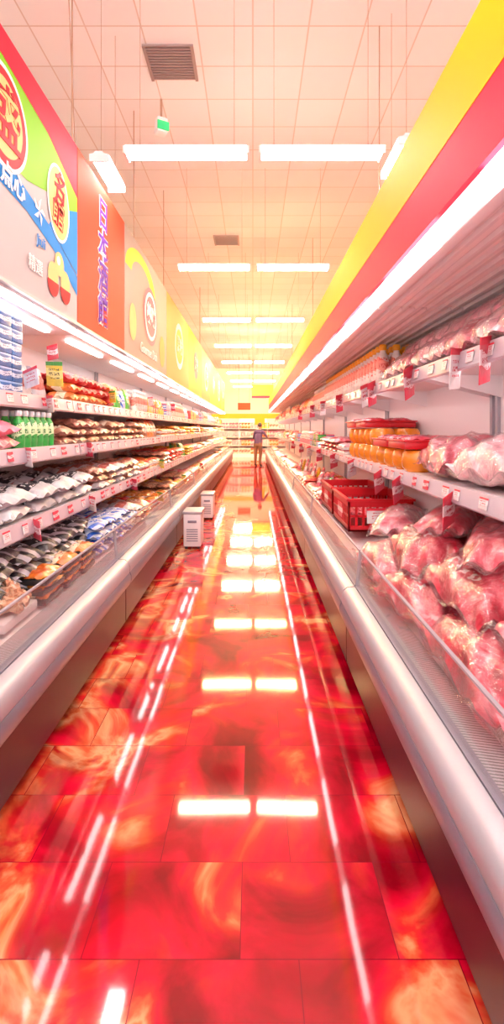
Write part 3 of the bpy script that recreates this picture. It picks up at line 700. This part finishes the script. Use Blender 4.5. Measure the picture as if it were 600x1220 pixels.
# ------------------------------------------------------------ shopper
def shopper(loc,yaw):
    root=empty('shopper',loc); root.rotation_euler=(0,0,yaw)
    SK=simple('skin',(.42,.19,.12),.5,bump=.05); SH=simple('lavender_shirt',(.09,.05,.14),.8,bump=.3); TR=simple('khaki_trousers',(.20,.10,.06),.8,bump=.3); HR=simple('black_hair',(.02,.012,.012),.4,bump=.5,bscale=120); SO=simple('dark_shoe',(.05,.03,.04),.4,bump=.1)
    V=[];E=[];Rr=[]
    def a(p,r,par=None):
        V.append(p);Rr.append(r)
        if par is not None: E.append((par,len(V)-1))
        return len(V)-1
    pel=a((0,0,.93),(.165,.13)); sp=a((0,.04,1.10),(.16,.12),pel); ch=a((0,.10,1.30),(.18,.13),sp); up=a((0,.135,1.40),(.13,.09),ch); nk=a((0,.16,1.48),(.052,.052),up); nk2=a((0,.18,1.56),(.05,.05),nk)
    for s in(-1,1):
        hp=a((s*.09,0,.86),(.105,.11),pel); kn=a((s*.10,.03+.02*s,.48),(.068,.07),hp); cf=a((s*.10,.0,.32),(.060,.064),kn); an=a((s*.10,-.03,.09),(.048,.05),cf); a((s*.11,.05,.045),(.045,.035),an); a((s*.115,.14,.035),(.038,.026),len(V)-1)
        sh=a((s*.185,.12,1.38),(.066,.066),up)
        if s>0: el=a((.26,.30,1.18),(.048,.048),sh); wr=a((.22,.52,1.12),(.029,.027),el); d=Vector((-.1,.99,.0)).normalized()
        else: el=a((-.25,.14,1.12),(.048,.048),sh); wr=a((-.21,.34,1.0),(.029,.027),el); d=Vector((.1,.8,-.45)).normalized()
        wp=Vector(V[wr]); pm=a(tuple(wp+d*.07),(.036,.018),wr)
        pmv=wp+d*.07; sidev=d.cross(Vector((0,0,1))).normalized()
        for k,(o_,L) in enumerate(((-.028,.062),(-.010,.072),(.010,.070),(.028,.055))):
            f1=a(tuple(pmv+d*.03+sidev*o_),(.010,.010),pm); f2=a(tuple(pmv+d*(.03+L*.6)+sidev*o_*1.2+Vector((0,0,-.008))),(.009,.009),f1); a(tuple(pmv+d*(.03+L)+sidev*o_*1.2+Vector((0,0,-.028))),(.008,.008),f2)
        t1=a(tuple(wp+d*.035-sidev*.035*s),(.011,.011),pm); a(tuple(wp+d*.075-sidev*.052*s+Vector((0,0,-.01))),(.009,.009),t1)
    me=bpy.data.meshes.new('body'); me.from_pydata(V,E,[]); o=bpy.data.objects.new('body',me); COL.objects.link(o)
    sk=o.modifiers.new('Skin','SKIN'); sk.use_smooth_shade=True
    for i,r in enumerate(Rr): me.skin_vertices[0].data[i].radius=r
    for i in range(len(V)): me.skin_vertices[0].data[i].use_root=(i==0)
    ss=o.modifiers.new('Sub','SUBSURF'); ss.levels=2; ss.render_levels=2
    dg=bpy.context.evaluated_depsgraph_get(); m2=bpy.data.meshes.new_from_object(o.evaluated_get(dg)); bpy.data.objects.remove(o)
    m2.materials.clear()
    for m in (SH,TR,SK,SO): m2.materials.append(m)
    for p in m2.polygons:
        c=p.center; k=0
        if c.z<.075 or (c.z<.1 and c.y>.02): k=3
        elif c.z<.93 and not(abs(c.x)>.2 and c.y>.05): k=1
        elif c.z>1.47 and abs(c.x)<.08: k=2
        elif (c.x>.18 and c.y>.36) or (c.x<-.15 and c.y>.22 and c.z<1.09): k=2
        p.material_index=k; p.use_smooth=True
    ob=bpy.data.objects.new('body',m2); COL.objects.link(ob); ob.parent=root
    h=MB(); hc=Vector((0,.205,1.635))
    def sph(c,rx,ry,rz,m,f=None,nu=24,nv=16):
        VV=[];FF=[]
        for j in range(nv+1):
            for i in range(nu):
                th=math.pi*j/nv; ph=2*math.pi*i/nu; p=Vector((math.sin(th)*math.cos(ph),math.sin(th)*math.sin(ph),math.cos(th)))
                if f: p=f(p)
                VV.append((c[0]+rx*p.x,c[1]+ry*p.y,c[2]+rz*p.z))
        for j in range(nv):
            for i in range(nu): FF.append((j*nu+i,(j+1)*nu+i,(j+1)*nu+(i+1)%nu,j*nu+(i+1)%nu))
        VV=np.array(VV); h.add((VV,FF,VV[:,:2]),Matrix.Identity(4),m)
    def face(p):
        q_=p.copy()
        if q_.z<0: q_.x*=1-.28*abs(q_.z); q_.y=q_.y*(1-.1*abs(q_.z))+.08*abs(q_.z)
        return q_
    sph(hc,.074,.095,.115,SK,face)
    def hairf(p):
        q_=p.copy()
        if q_.y>.25 and q_.z<.45: q_.y*=.55
        if q_.z<-.45: q_.z=-.45-.1*(abs(q_.z)-.45)
        return q_
    sph(hc+Vector((0,-.012,.012)),.083,.100,.118,HR,hairf)
    sph(hc+Vector((0,.098,-.012)),.013,.018,.024,SK); 
    for s in(-1,1):
        sph(hc+Vector((s*.077,-.0,-.01)),.01,.02,.03,SK); sph(hc+Vector((s*.03,.084,.012)),.012,.008,.007,DARK)
    sph(hc+Vector((0,.088,-.052)),.024,.01,.007,simple('lips',(.55,.2,.18),.5,bump=.02))
    h.obj('head',parent=root)
    return root
shopper((.20,20.2,0),-.45)

# ------------------------------------------------------------ world, camera
wd=bpy.data.worlds.new('World'); scene.world=wd; wd.use_nodes=True
bg=wd.node_tree.nodes['Background']; bg.inputs[0].default_value=(1,.94,.93,1); bg.inputs[1].default_value=1.5
cam=bpy.data.cameras.new('camera'); co=bpy.data.objects.new('camera',cam); COL.objects.link(co); scene.camera=co
co.location=(0,0,H0); co.rotation_euler=(math.pi/2,0,0)
cam.sensor_width=36; cam.sensor_fit='AUTO'; cam.lens=600/1220*36; cam.shift_x=-1/1220; cam.shift_y=-99/1220; cam.clip_start=.05
scene.view_settings.view_transform='Standard'; scene.view_settings.exposure=0.88
